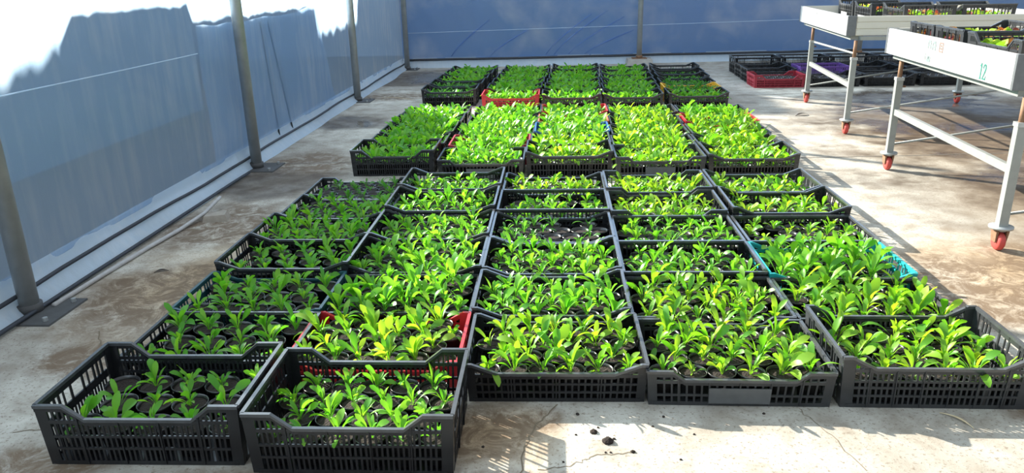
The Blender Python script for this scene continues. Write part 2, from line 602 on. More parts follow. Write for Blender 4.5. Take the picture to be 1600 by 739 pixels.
wb = struct(sheet(BA, BB, .14, 4.2, 150, 60, bn, .02, 21.0).build('wall_back', M['film_back'], smooth=True))
sheet(BA, BB, .0, .15, 120, 4, bn, .008, 31.0, lambda t, L: (1 - t) ** 2 * .05).build('film_skirt', M['film_skirt'], wb, True)
mb = MB()
mb.tube([bpt(x, .03, .125 + .012 * fbm(x, 2, 2)) for x in np.linspace(-2.3, 7.4, 60)], .018, 8)
mb.build('clamp_rail', M['pipe_dark'], wb, True)
mb = MB()
mb.tube([bpt(x, .03, .555 + .012 * x) for x in np.linspace(-2.3, 7.4, 30)], .004, 6)
mb.build('weld_seam', M['film_skirt'], wb, True)
# gathered creases fanning out from the foot of the post
for k, (x0, z0, x1, z1) in enumerate(((-.15, .16, .55, .75), (-.02, .16, .8, .8), (.2, .16, 1.05, .7), (.45, .16, 1.2, .5), (-1.6, .17, -1.0, .7), (-1.0, .16, -.4, .55))):
    mb = MB()
    mb.tube([bpt(x0 + (x1 - x0) * t, .012 + .004 * math.sin(3.14 * t), z0 + (z1 - z0) * t ** .8) for t in np.linspace(0, 1, 8)],
            [.004 + .006 * math.sin(3.14 * t) for t in np.linspace(0, 1, 8)], 6)
    mb.build('crease', M['film_back'], wb, True)

# opaque screens added outside the sheets to cast shade on them
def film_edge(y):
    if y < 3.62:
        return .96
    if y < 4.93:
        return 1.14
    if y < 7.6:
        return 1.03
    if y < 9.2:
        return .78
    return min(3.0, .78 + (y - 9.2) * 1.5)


def outside_row(name, d, ya, yb, rag, mat):
    """added opaque screen a distance d beyond the sheet, its top cut so that its shade ends where the sheet starts to glow"""
    hx, dt = WX - d, d / .82
    mb = MB()
    n = int((yb - ya) * 22)
    vs, fs = [], []
    for i in range(n + 1):
        yf = ya + (yb - ya) * i / n
        yo = yf + dt * .57
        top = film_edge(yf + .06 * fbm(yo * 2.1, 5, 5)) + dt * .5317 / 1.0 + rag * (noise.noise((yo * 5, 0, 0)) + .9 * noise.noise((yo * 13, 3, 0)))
        th = .10
        vs += [(hx - th, yo, -.2), (hx + th, yo, -.2), (hx + th, yo, top), (hx - th, yo, top)]
    for i in range(n):
        a = 4 * i
        fs += [(a + 1, a + 5, a + 6, a + 2), (a + 2, a + 6, a + 7, a + 3), (a, a + 3, a + 7, a + 4)]
    e = 4 * n
    fs += [(0, 1, 2, 3), (e + 3, e + 2, e + 1, e)]
    mb.add(vs, fs)
    return struct(mb.build(name, mat))


outside_row('added_screen_left', 2.0, 3.62, 7.62, .02, M['shade_screen'])
outside_row('added_screen_left', 6.0, -6.0, 3.66, .16, M['shade_screen'])
outside_row('added_screen_left', 6.0, 7.56, 18.0, .10, M['shade_screen'])
mb = MB()
mb.box((-9, 15.2, -.2), (14, 15.6, 5.2))  # added to keep direct sun off the back sheet
struct(mb.build('added_screen_back', M['shade_screen_back']))

# ------------------------------------------------------------------ posts
ORD = ['first', 'second', 'third', 'fourth', 'fifth', 'sixth', 'seventh', 'eighth']


def post(x, y, label, block=False, top=3.2):
    t = thing('steel_post', label, 'post', (x, y, 0), 0, 'round steel posts along the plastic walls')
    z0 = 0.0
    if block:
        mb = MB()
        mb.hexa([(-.2, -.18, 0), (.2, -.18, 0), (.2, .14, 0), (-.2, .14, 0)], [(-.18, -.16, .09), (.18, -.16, .09), (.18, .12, .09), (-.18, .12, .09)])
        mb.build('footing_block', M['block'], t)
        z0 = .09
    mb = MB()
    w = .14
    mb.hexa([(-.06, -w, z0), (.17, -w, z0), (.17, w, z0), (-.06, w, z0)] if not block else [(-.11, -.11, z0), (.11, -.11, z0), (.11, .1, z0), (-.11, .1, z0)],
            [(-.058, -w + .002, z0 + .008), (.168, -w + .002, z0 + .008), (.168, w - .002, z0 + .008), (-.058, w - .002, z0 + .008)] if not block else
            [(-.11, -.11, z0 + .01), (.11, -.11, z0 + .01), (.11, .1, z0 + .01), (-.11, .1, z0 + .01)])
    bp = mb.build('base_plate', M['dark_plate'] if not block else M['rust'], t)
    mb = MB()
    mb.tube([(0, 0, z0 + .008), (0, 0, top)], .040, 20)
    mb.build('pipe', M['galv'], t, True)
    mb = MB()
    mb.tube([(0, 0, z0 + .008), (0, 0, z0 + .045)], .050, 20)
    mb.build('collar', M['dark_plate'] if not block else M['rust'], t, True)
    for sx, sy in ((.13, -.1), (.13, .1)) if not block else ():
        mb = MB()
        mb.tube([(sx, sy, z0 + .006), (sx, sy, z0 + .024)], .011, 6)
        mb.build('bolt', M['galv'], bp)
    return t


post(-2.27, 2.9, 'grey steel post with square plate nearest the camera at left wall')
post(-2.25, 5.5, 'grey steel post, second from the camera along the left plastic wall')
post(-2.27, 8.7, 'grey steel post, third from the camera along the left plastic wall')
post(-2.255, 11.75, 'grey steel corner post where left and back plastic walls meet')
post(*bpt(1.27, .17)[:2], 'steel post on a concrete block in the middle of the back wall', True)
post(*bpt(4.62, .17)[:2], 'rust-brown post at back wall seen under the farther white table', True)

# ------------------------------------------------------------------ crates
def rim_profile(W, h, style):
    """height of the long side's rim along u in -W/2..W/2"""
    if style['dip'] <= 0:
        return [(-W / 2, h), (W / 2, h)]
    a = W / 2 - style['flat']
    b = a - style['slope']
    return [(-W / 2, h), (-a, h), (-b, h - style['dip']), (b, h - style['dip']), (a, h), (W / 2, h)]


def prof_at(pr, u):
    for (u0, z0), (u1, z1) in zip(pr[:-1], pr[1:]):
        if u0 <= u <= u1:
            return z0 + (z1 - z0) * (u - u0) / max(1e-6, u1 - u0)
    return pr[-1][1]


STYLES = {
    'tall': dict(dip=.046, flat=.085, slope=.055, pitch=.0155, rails=(.36, .62), rib=.10, wide=False, plate=None, post=.034),
    'peak': dict(dip=.034, flat=.022, slope=.085, pitch=.021, rails=(.34, .62), rib=.12, wide=False, plate=None, post=.030),
    'low': dict(dip=.030, flat=.085, slope=.035, pitch=.024, rails=(.40,), rib=.09, wide=True, plate=M['plate_grey'], post=.030),
    'slot': dict(dip=.040, flat=.030, slope=.075, pitch=.0175, rails=(.30, .50, .66), rib=.085, wide=False, plate=None, post=.040),
    'plain': dict(dip=.0, flat=0, slope=0, pitch=.019, rails=(.45,), rib=.10, wide=True, plate=None, post=.028),
}
_cr = {}


def crate_meshes(style, h, matname, W=.598, D=.398):
    key = (style, round(h, 3), matname, W, D)
    if key in _cr:
        return _cr[key]
    S = STYLES[style]
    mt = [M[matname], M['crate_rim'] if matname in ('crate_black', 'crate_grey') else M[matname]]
    T = .0045

    def taper(vs):
        out = []
        for (x, y, z) in vs:
            k = 1 - .03 * (1 - z / h)
            out.append((x * k, y * (1 - .045 * (1 - z / h)), z))
        return out

    def finish(mb, nm):
        mb.v = taper(mb.v)
        return mb.mesh(nm, mt)

    def side(L, dist, pr, long_):
        """panel in local (u, z) with outward normal -y at y=-dist"""
        mb = MB()
        y0 = -dist
        p = S['post']
        # rim
        for (u0, z0), (u1, z1) in zip(pr[:-1], pr[1:]):
            if u1 - u0 < 1e-6:
                continue
            mb.hexa([(u0, y0 - .003, z0 - .010), (u1, y0 - .003, z1 - .010), (u1, y0 + .009, z1 - .010), (u0, y0 + .009, z0 - .010)],
                    [(u0, y0 - .003, z0), (u1, y0 - .003, z1), (u1, y0 + .009, z1), (u0, y0 + .009, z0)])
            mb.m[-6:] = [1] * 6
            bw = .022 if long_ else max(.012, h * .15)
            mb.hexa([(u0, y0, z0 - bw), (u1, y0, z1 - bw), (u1, y0 + T, z1 - bw), (u0, y0 + T, z0 - bw)],
                    [(u0, y0, z0 - .009), (u1, y0, z1 - .009), (u1, y0 + T, z1 - .009), (u0, y0 + T, z0 - .009)])
        low = min(z for _, z in pr)
        # straight rail that carries on behind the raised corners
        if low < h - .005:
            mb.box((-L / 2 + p, y0 - .001, low - .016), (L / 2 - p, y0 + T, low - .004))
        zmid = []
        if long_:
            for r in S['rails']:
                z = low * r
                zmid.append(z)
                mb.box((-L / 2 + p, y0 - .001, z - .004), (L / 2 - p, y0 + T, z + .004))
        else:
            z = h * .56
            mb.box((-L / 2 + p, y0 - .001, z - .013), (L / 2 - p, y0 + T, z + .013))
            z2 = h * .28
            mb.box((-L / 2 + p, y0 - .001, z2 - .003), (L / 2 - p, y0 + T, z2 + .003))
        mb.box((-L / 2 + p * .5, y0, 0), (L / 2 - p * .5, y0 + T, .014))
        # slats
        n = int((L - 2 * p) / S['pitch'])
        for i in range(1, n):
            u = -L / 2 + p + (L - 2 * p) * i / n
            w = .0032
            if long_:
                mb.box((u - w, y0 + .0005, .012), (u + w, y0 + T - .0005, prof_at(pr, u) - .008))
            else:
                mb.box((u - w, y0 + .0005, .012), (u + w, y0 + T - .0005, h * .56))
        if not long_:
            # upper band: slots at both ends, large windows in the middle
            k = 0
            u = -L / 2 + p
            step = [.016] * 3 + [.045] * 3 + [.016] * 3
            tot = sum(step)
            for s in step[:-1]:
                u += s * (L - 2 * p) / tot
                mb.box((u - .004, y0, h * .56), (u + .004, y0 + T, h - .006))
        # outer ribs
        nr = max(2, int(L / S['rib']))
        for i in range(1, nr):
            u = -L / 2 + L * i / nr
            zt = prof_at(pr, u) if long_ else h
            mb.box((u - .0022, y0 - .004, .004), (u + .0022, y0 + .001, zt - .009))
        return mb

    parts = []
    pr = rim_profile(W, h, S)
    mb = side(W, D / 2, pr, True)
    parts.append(('long_side', finish(mb, 'long_side')))
    mb2 = MB()
    mb2.v = [(-x, -y, z) for (x, y, z) in mb.v]
    mb2.f, mb2.m = mb.f, mb.m
    parts.append(('long_side', mb2.mesh('long_side', mt)))
    mb = side(D - .012, W / 2, [(-D / 2 + .006, h), (D / 2 - .006, h)], False)
    v = mb.v
    for sgn in (1, -1):
        m2 = MB()
        m2.v = [(sgn * y, -sgn * x, z) for (x, y, z) in v]
        m2.f, m2.m = mb.f, mb.m
        parts.append(('short_side', finish(m2, 'short_side')))
    p = S['post']
    for sx in (-1, 1):
        for sy in (-1, 1):
            mb = MB()
            X, Y = W / 2 - .001, D / 2 - .001
            t = .0065
            pts = [(X, Y), (X, Y - p), (X - t, Y - p), (X - t, Y - t), (X - p, Y - t), (X - p, Y)]
            pts = [(sx * a, sy * b) for a, b in pts]
            if sx * sy < 0:
                pts.reverse()
            zt = h - .003
            n = 6
            # pts run clockwise for sx*sy>0: reverse for outward faces
            pts = pts[::-1]
            mb.add([(a, b, 0) for a, b in pts] + [(a, b, zt) for a, b in pts],
                   [(i, (i + 1) % n, n + (i + 1) % n, n + i) for i in range(n)] + [tuple(reversed(range(n))), tuple(range(n, 2 * n))])
            parts.append(('corner_post', finish(mb, 'corner_post')))
    mb = MB()
    mb.box((-W / 2 + .006, -D / 2 + .006, .003), (W / 2 - .006, D / 2 - .006, .0085))
    for i in range(1, 6):
        u = -W / 2 + W * i / 6
        mb.box((u - .004, -D / 2 + .012, 0), (u + .004, D / 2 - .012, .0035))
    parts.append(('base', finish(mb, 'base')))
    if S['plate']:
        mb = MB()
        low = h - S['dip']
        mb.box((-.10, -D / 2 - .0065, low * .12), (.10, -D / 2 - .003, low * .70))
        mb.v = taper(mb.v)
        parts.append(('name_plate', mb.mesh('name_plate', S['plate'])))
    _cr[key] = parts
    return parts


def make_crate(x0, y0, h, style, mat, label, group, rz=0.0, z=0.0, size=(.598, .398)):
    """x0, y0: front left corner"""
    W, D = size
    c, s = math.cos(rz), math.sin(rz)
    loc = (x0 + c * W / 2 - s * D / 2, y0 + s * W / 2 + c * D / 2, z)
    t = thing('plastic_crate', label, 'crate', loc, rz, group)
    for nm, me in crate_meshes(style, h, mat, W, D):
        link(nm, me, t)
    return t


# ------------------------------------------------------------------ pots, soil and plants
POT_H = .088


def pot_mesh():
    mb = MB()
    mb.lathe([(.0335, 0), (.0435, .078), (.0465, .079), (.0475, POT_H), (.0455, POT_H), (.0425, .078), (.0415, .068)], 20, close_bot=True)
    return mb


def soil_mesh():
    mb = MB()
    r = random.Random(4)
    seg = 14
    vs = [(0, 0, .079)]
    for rad in (.021, .0415):
        for k in range(seg):
            a = 2 * math.pi * k / seg
            vs.append((rad * math.cos(a), rad * math.sin(a), (.076 if rad > .03 else .078) + r.uniform(-.0025, .0025)))
    fs = [(0, 1 + k, 1 + (k + 1) % seg) for k in range(seg)]
    fs += [(1 + k, 1 + seg + k, 1 + seg + (k + 1) % seg, 1 + (k + 1) % seg) for k in range(seg)]
    mb.add(vs, fs)
    return mb


POT = pot_mesh()
SOIL = soil_mesh()
POT_ME = POT.mesh('pot', M['pot'], True)
SOIL_ME = SOIL.mesh('soil', M['soil'])


def leaf_geo(length, width, e0, bend, fold, twist, curl, broad=False):
    """blade along +x in the xz plane; returns verts, faces"""
    n = 9
    vs = []
    x = z = 0.0
    ang = e0
    for i in range(n + 1):
        t = i / n
        if broad:
            w = width * (.12 + .88 * math.sin(min(1, t * 1.1) * math.pi * .5) ** 1.2) * (1 - max(0, (t - .72) / .28) ** 2 * .75)
        else:
            w = width * (.10 + .90 / (1 + math.exp(-(t - .50) * 12)))
            if t > .72:
                w *= math.sqrt(max(.03, 1 - ((t - .72) / .285) ** 2))
        tw = twist * t
        nx, nz = -math.sin(ang), math.cos(ang)
        fy = w * math.cos(fold)
        fz = w * math.sin(fold)
        for s in (-1, 0, 1):
            up = fz * abs(s) + (curl * w * math.sin(t * 9 + s * 2) if s else 0)
            yy = s * fy * math.cos(tw)
            up2 = up + s * fy * math.sin(tw)
            vs.append((x + nx * up2, yy, z + nz * up2))
        step = length / n
        x += math.cos(ang) * step
        z += math.sin(ang) * step
        ang -= bend / n * (.4 + 1.2 * t)
    fs = []
    for i in range(n):
        a = 3 * i
        fs += [(a, a + 1, a + 4, a + 3), (a + 1, a + 2, a + 5, a + 4)]
    return np.array(vs), fs


R2 = random.Random(77)
LEAVES = []
for k in range(16):
    q = k / 15.0          # 0 inner upright .. 1 outer drooping
    LEAVES.append(leaf_geo(R2.uniform(.070, .112) * (.78 + .3 * q), R2.uniform(.0086, .0128), math.radians(R2.uniform(76, 92) - 34 * q),
                           math.radians(R2.uniform(15, 55) + 80 * q * R2.uniform(.5, 1.3)), math.radians(R2.uniform(6, 36)), R2.uniform(-1.1, 1.1), R2.uniform(.05, .22)))
LETTUCE = []
for k in range(8):
    q = k / 7.0
    LETTUCE.append(leaf_geo(R2.uniform(.075, .10), R2.uniform(.020, .028), math.radians(80 - 45 * q), math.radians(20 + 60 * q),
                            math.radians(12), R2.uniform(-.4, .4), .35, True))


def leaf_meshes(src, matname):
    out = []
    for vs, fs in src:
        mb = MB()
        mb.add([tuple(v) for v in vs], fs)
        out.append(mb.mesh('leaf', M[matname], True))
    return out


LEAF_ME = {k: leaf_meshes(LEAVES, k) for k in ('leaf', 'leaf_yellow', 'leaf_dark')}


def rotz_m(a):
    c, s = math.cos(a), math.sin(a)
    return np.array([[c, -s, 0], [s, c, 0], [0, 0, 1.0]])


PLANTS = []          # each: list of (leaf index, azimuth, scale, base offset)
for k in range(18):
    nl = R2.randint(9, 13) if k < 12 else R2.randint(5, 7)
    a0 = R2.uniform(0, 6.28)
    pl = []
    for i in range(nl):
        q = i / (nl - 1)
        li = min(15, max(0, int(q * 15 + R2.uniform(-2.5, 2.5))))
        pl.append((li, a0 + i * 2.4 + R2.uniform(-.6, .6), R2.uniform(.62, 1.18), (R2.uniform(-.004, .004), R2.uniform(-.004, .004), R2.uniform(.0, .012) * (1 - q))))
    PLANTS.append(pl)
LET_PLANTS = []
for k in range(5):
    LET_PLANTS.append([(min(7, max(0, int(i / 8 * 7 + R2.uniform(-1, 1)))), i * 2.4 + R2.uniform(-.3, .3), R2.uniform(.8, 1.1), (0, 0, 0)) for i in range(9)])


def plant_geo(pl, src):
    V, F, n = [], [], 0
    for li, az, sc, off in pl:
        vs, fs = src[li]
        v = (vs * sc) @ rotz_m(az).T + np.array(off)
        V.append(v)
        F += [tuple(i + n for i in f) for f in fs]
        n += len(v)
    return np.concatenate(V), F


PLANT_GEO = [plant_geo(pl, LEAVES) for pl in PLANTS]
LET_GEO = [plant_geo(pl, LETTUCE) for pl in LET_PLANTS]
_fol = {}


def foliage_mesh(k, matname, geo=PLANT_GEO, tagname='s'):
    key = (k, matname, tagname)
    if key not in _fol:
        mb = MB()
        mb.add([tuple(v) for v in geo[k][0]], geo[k][1])
        _fol[key] = mb.mesh('foliage', M[matname], True)
    return _fol[key]


# ------------------------------------------------------------------ the three blocks of crates
CELLS = []     # dict(x,y,h,style,mat,block,col,row,size,leaf,plant_scale,fill)


def col_crates(block, ci, x0s, ys, hs, styles, mats, leaf='leaf', scale=1.0, fill=.97, rz=0.0, small=()):
    for k, y in enumerate(ys):
        x = x0s[k] if isinstance(x0s, (list, tuple)) else x0s
        CELLS.append(dict(x=x, y=y, h=hs[k], style=styles[k], mat=mats[k], block=block, col=ci, row=k,
                          leaf=leaf[k] if isinstance(leaf, (list, tuple)) else leaf,
                          scale=(scale[k] if isinstance(scale, (list, tuple)) else scale) * (1.05 if block == 'near' else 1),
                          fill=fill[k] if isinstance(fill, (list, tuple)) else fill, rz=rz[k] if isinstance(rz, (list, tuple)) else rz))


B_, G_ = 'crate_black', 'crate_grey'
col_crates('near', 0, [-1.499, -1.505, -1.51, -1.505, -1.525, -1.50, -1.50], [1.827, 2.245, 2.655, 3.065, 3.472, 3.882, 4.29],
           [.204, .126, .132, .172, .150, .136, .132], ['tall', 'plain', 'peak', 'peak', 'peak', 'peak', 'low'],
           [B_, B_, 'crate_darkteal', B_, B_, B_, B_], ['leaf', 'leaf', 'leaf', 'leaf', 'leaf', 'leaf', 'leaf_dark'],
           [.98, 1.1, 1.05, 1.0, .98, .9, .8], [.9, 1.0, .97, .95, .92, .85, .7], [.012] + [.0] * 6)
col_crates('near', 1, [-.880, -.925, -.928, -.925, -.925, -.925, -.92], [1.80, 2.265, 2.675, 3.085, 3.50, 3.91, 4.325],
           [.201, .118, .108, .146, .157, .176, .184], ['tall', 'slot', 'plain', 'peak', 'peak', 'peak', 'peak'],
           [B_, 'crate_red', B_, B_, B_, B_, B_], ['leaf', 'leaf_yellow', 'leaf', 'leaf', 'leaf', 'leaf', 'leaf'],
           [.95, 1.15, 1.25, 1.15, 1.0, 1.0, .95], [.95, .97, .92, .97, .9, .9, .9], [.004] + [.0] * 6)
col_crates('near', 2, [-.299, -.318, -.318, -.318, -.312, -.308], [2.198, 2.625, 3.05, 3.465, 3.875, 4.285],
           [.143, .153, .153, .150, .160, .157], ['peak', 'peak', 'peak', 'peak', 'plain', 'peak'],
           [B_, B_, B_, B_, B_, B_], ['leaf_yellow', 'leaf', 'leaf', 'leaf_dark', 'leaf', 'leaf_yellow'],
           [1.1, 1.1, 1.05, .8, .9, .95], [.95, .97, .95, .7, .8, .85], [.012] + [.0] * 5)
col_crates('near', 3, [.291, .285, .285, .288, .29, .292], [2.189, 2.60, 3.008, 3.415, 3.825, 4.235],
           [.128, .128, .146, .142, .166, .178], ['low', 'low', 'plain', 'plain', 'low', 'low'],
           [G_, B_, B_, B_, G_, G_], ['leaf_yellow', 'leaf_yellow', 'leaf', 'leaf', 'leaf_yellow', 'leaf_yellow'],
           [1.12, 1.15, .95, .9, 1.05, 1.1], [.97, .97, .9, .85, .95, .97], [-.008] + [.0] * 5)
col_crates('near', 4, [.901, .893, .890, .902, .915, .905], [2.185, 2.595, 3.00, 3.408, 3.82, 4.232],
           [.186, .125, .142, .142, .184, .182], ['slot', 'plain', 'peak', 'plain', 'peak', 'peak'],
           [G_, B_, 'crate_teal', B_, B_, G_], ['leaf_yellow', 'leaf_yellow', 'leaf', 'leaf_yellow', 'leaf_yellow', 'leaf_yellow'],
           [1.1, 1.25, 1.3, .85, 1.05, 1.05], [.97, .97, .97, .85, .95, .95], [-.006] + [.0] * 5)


def drift(x, ys, y0, k):
    return [x + k * (y - y0) for y in ys]


def ylist(y0, n, pitch):
    return [y0 + pitch * i for i in range(n)]


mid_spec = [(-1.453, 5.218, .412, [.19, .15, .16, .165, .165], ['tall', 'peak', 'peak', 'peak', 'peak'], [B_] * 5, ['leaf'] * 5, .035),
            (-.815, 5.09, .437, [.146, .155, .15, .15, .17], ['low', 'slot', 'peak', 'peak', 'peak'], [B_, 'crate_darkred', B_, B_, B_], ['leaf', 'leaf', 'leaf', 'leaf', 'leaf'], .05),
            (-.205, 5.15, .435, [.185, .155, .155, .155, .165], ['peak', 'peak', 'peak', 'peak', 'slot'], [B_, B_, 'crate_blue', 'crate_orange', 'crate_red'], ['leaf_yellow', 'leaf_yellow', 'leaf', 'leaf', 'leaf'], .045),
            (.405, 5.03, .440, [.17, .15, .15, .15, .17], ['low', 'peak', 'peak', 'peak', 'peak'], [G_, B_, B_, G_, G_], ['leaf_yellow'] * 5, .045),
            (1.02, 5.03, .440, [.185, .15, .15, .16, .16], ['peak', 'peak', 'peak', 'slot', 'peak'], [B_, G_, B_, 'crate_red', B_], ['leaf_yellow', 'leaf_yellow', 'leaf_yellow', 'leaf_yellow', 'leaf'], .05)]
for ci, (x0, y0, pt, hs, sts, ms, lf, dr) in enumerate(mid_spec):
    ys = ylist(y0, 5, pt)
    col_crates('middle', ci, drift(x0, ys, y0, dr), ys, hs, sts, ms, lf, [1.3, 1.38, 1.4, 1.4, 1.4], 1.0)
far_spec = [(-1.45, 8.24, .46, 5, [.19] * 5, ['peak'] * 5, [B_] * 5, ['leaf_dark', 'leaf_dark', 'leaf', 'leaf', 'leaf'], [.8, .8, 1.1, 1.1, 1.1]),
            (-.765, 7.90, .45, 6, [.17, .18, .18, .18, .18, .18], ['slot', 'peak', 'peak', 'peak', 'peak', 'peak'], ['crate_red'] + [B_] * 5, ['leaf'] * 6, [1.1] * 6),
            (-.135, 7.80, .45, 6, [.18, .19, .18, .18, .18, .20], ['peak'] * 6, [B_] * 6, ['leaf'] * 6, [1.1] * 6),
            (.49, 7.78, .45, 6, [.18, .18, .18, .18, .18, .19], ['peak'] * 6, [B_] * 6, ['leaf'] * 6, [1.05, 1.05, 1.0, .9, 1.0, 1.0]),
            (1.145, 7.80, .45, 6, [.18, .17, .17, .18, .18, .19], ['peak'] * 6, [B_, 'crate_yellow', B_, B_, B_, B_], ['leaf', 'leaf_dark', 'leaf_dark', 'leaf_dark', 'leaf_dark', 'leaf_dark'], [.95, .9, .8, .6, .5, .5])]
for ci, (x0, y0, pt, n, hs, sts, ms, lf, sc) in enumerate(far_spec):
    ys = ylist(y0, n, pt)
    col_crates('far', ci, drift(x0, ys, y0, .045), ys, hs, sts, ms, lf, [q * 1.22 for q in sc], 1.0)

COLNAME = {B_: 'black', G_: 'dusty black', 'crate_red': 'bright red', 'crate_darkred': 'dark red', 'crate_teal': 'bright teal', 'crate_darkteal': 'dark teal',
           'crate_blue': 'blue', 'crate_orange': 'rust orange', 'crate_yellow': 'yellow', 'crate_purple': 'purple'}
COLORD = ['leftmost', 'second', 'middle', 'fourth', 'rightmost']

cam_v = Vector(CAM_POS)


def project(p):
    q = Vector(p) - cam_v
    z = q.dot(C_F)
    return 800 + 1190.2 * q.dot(C_R) / z, 369.5 + 1190.2 * q.dot(C_D) / z


SEEDS = []
for c in CELLS:
    nm = COLNAME[c['mat']]
    lab = f"{nm} seedling crate, {ORD[c['row']]} from front in {COLORD[c['col']]} column of the {c['block']} block"
    c['obj'] = make_crate(c['x'], c['y'], c['h'], c['style'], c['mat'], lab, f"seedling crates of the {c['block']} block", c['rz'])
    # pots stand in staggered rows
    cx, cy = c['x'] + .299, c['y'] + .199
    big = c['block'] == 'near' and c['col'] == 0 and c['row'] < 4
    c['ps'] = 1.17 if big else 1.0
    for r in range(3 if big else 4):
        n = (5 if r % 2 == 0 else 4) if big else (6 if r % 2 == 0 else 5)
        for k in range(n):
            if rnd.random() > max(.86, c['fill'] * .2 + .8):
                continue
            u = (k - (n - 1) / 2) * (.112 if big else .0945) + rnd.uniform(-.002, .002)
            v = ((r - 1) * .118 if big else (r - 1.5) * .0925) + rnd.uniform(-.002, .002)
            a = c['rz']
            px, py = cx + u * math.cos(a) - v * math.sin(a), cy + u * math.sin(a) + v * math.cos(a)
            has = rnd.random() < c['fill']
            SEEDS.append(dict(p=(px, py, .009), cell=c, r=r, k=k, plant=rnd.randrange(12) if rnd.random() < c['fill'] else 12 + rnd.randrange(6),
                              az=rnd.uniform(0, 6.28), s=c['scale'] * rnd.uniform(.72, 1.14) * (1 if has else .6), has=has or rnd.random() < .6,
                              tilt=(rnd.uniform(-.2, .2), rnd.uniform(-.2, .2))))

# the nearest three hundred that the frame shows stand on their own
def dist(s):
    u, v = project((s['p'][0], s['p'][1], .12))
    inside = -15 < u < 1620 and v < 745
    return (Vector(s['p']) - cam_v).length + (0 if inside else 100)


SEEDS.sort(key=dist)
NEAR = SEEDS[:300]
REST = SEEDS[300:]
ROWN = ['front', 'second', 'third', 'back']
for i, s in enumerate(NEAR):
    c = s['cell']
    lab = f"{ORD[s['k']]} pot from left, {ROWN[s['r']]} row, {ORD[c['row']]} crate of {COLORD[c['col']]} near column"
    lab = ('green seedling in ' if s['has'] else 'bare soil in ') + lab
    t = thing('potted_seedling', lab, 'potted seedling', s['p'], s['az'], 'potted seedlings in the near block')
    for nm, me_ in (('pot', POT_ME), ('soil', SOIL_ME)):
        o = link(nm, me_, t)
        o.scale = (c['ps'], c['ps'], 1.0)
    if s['has']:
        if i < 170:
            me = LEAF_ME[c['leaf']]
            base = Matrix.Translation((0, 0, .072)) @ Matrix.Rotation(s['tilt'][0], 4, 'X') @ Matrix.Rotation(s['tilt'][1], 4, 'Y')
            for li, az, sc, off in PLANTS[s['plant']]:
                o = link('leaf', me[li], t)
                o.matrix_local = base @ Matrix.Translation(Vector(off) * s['s']) @ Matrix.Rotation(az, 4, 'Z') @ Matrix.Scale(sc * s['s'], 4)
        else:
            o = link('foliage', foliage_mesh(s['plant'], c['leaf']), t, (0, 0, .072))
            o.scale = (s['s'],) * 3


def mass(name, items, label, cat, mats):
    """items: (geo verts, faces, material index, matrix3, offset) -> one mesh"""
    V, F, Mi, n = [], [], [], 0
    for vs, fs, mi, m, off in items:
        V.append(vs @ m.T + off)
        for f in fs:
            F.append([i + n for i in f])
        Mi += [mi] * len(fs)
        n += len(vs)
    me = bpy.data.meshes.new(name)
    me.from_pydata(np.concatenate(V).tolist(), [], F)
    for mt in mats:
        me.materials.append(mt)
    me.polygons.foreach_set('material_index', Mi)
    me.polygons.foreach_set('use_smooth', [True] * len(F))
    me.update()
    o = link(name, me)
    o['kind'] = 'stuff'
    tag(o, label, cat)
    return o


def lo_pot():
    mb = MB()
    mb.lathe([(.0335, 0), (.0435, .079), (.0475, .080), (.0475, POT_H), (.0455, POT_H), (.0415, .070)], 12, close_bot=True)
    s = MB()
    s.lathe([(.0425, .075), (.004, .078)], 10, close_top=True)
    return (np.array(mb.v), mb.f), (np.array(s.v), s.f)


LP, LS = lo_pot()
LEAFMATS = ['leaf', 'leaf_yellow', 'leaf_dark']
mats_all = [M['pot'], M['soil']] + [M[k] for k in LEAFMATS]
items = []
for s in REST:
    off = np.array(s['p'])
    m = rotz_m(s['az'])
    items.append((LP[0], LP[1], 0, m, off))
    items.append((LS[0], LS[1], 1, m, off))
    if s['has']:
        g_ = PLANT_GEO[s['plant']]
        items.append((g_[0], g_[1], 2 + LEAFMATS.index(s['cell']['leaf']), m * s['s'], off + np.array([0, 0, .072])))
mass('seedling_mass', items, 'green seedlings in black pots crowding the crates farther back', 'seedlings', mats_all)

# ------------------------------------------------------------------ crates of bare pots in the far right corner
items = []
for j in range(4):
    for k in range(5):
        x, y = 2.36 + .640 * k + .02 * j, 9.30 + .435 * j
        mat, h, st = B_, (.15, .17, .17, .22)[j], ('slot', 'peak', 'peak', 'plain')[j]
        if (j, k) == (0, 0):
            mat, h, st = 'crate_darkred', .15, 'tall'
        if (j, k) == (1, 1):
            mat, h, st = 'crate_purple', .19, 'plain'
        lab = f"{COLNAME[mat]} crate of bare pots in far right corner, {ORD[j]} row, {ORD[k]} from left"
        make_crate(x, y, h, st, mat, lab, 'crates of bare pots in the far right corner')
        for r in range(4):
            n = 6 if r % 2 == 0 else 5
            for q in range(n):
                items_off = np.array([x + .299 + (q - (n - 1) / 2) * .0945, y + .199 + (r - 1.5) * .0925, .009])
                items.append((LP[0], LP[1], 0, rotz_m(0), items_off))
                if rnd.random() < .7:
                    items.append((LS[0], LS[1], 1, rotz_m(0), items_off))
mass('pot_mass', items, 'bare black pots standing in the dark crates by the back wall', 'pots', mats_all)

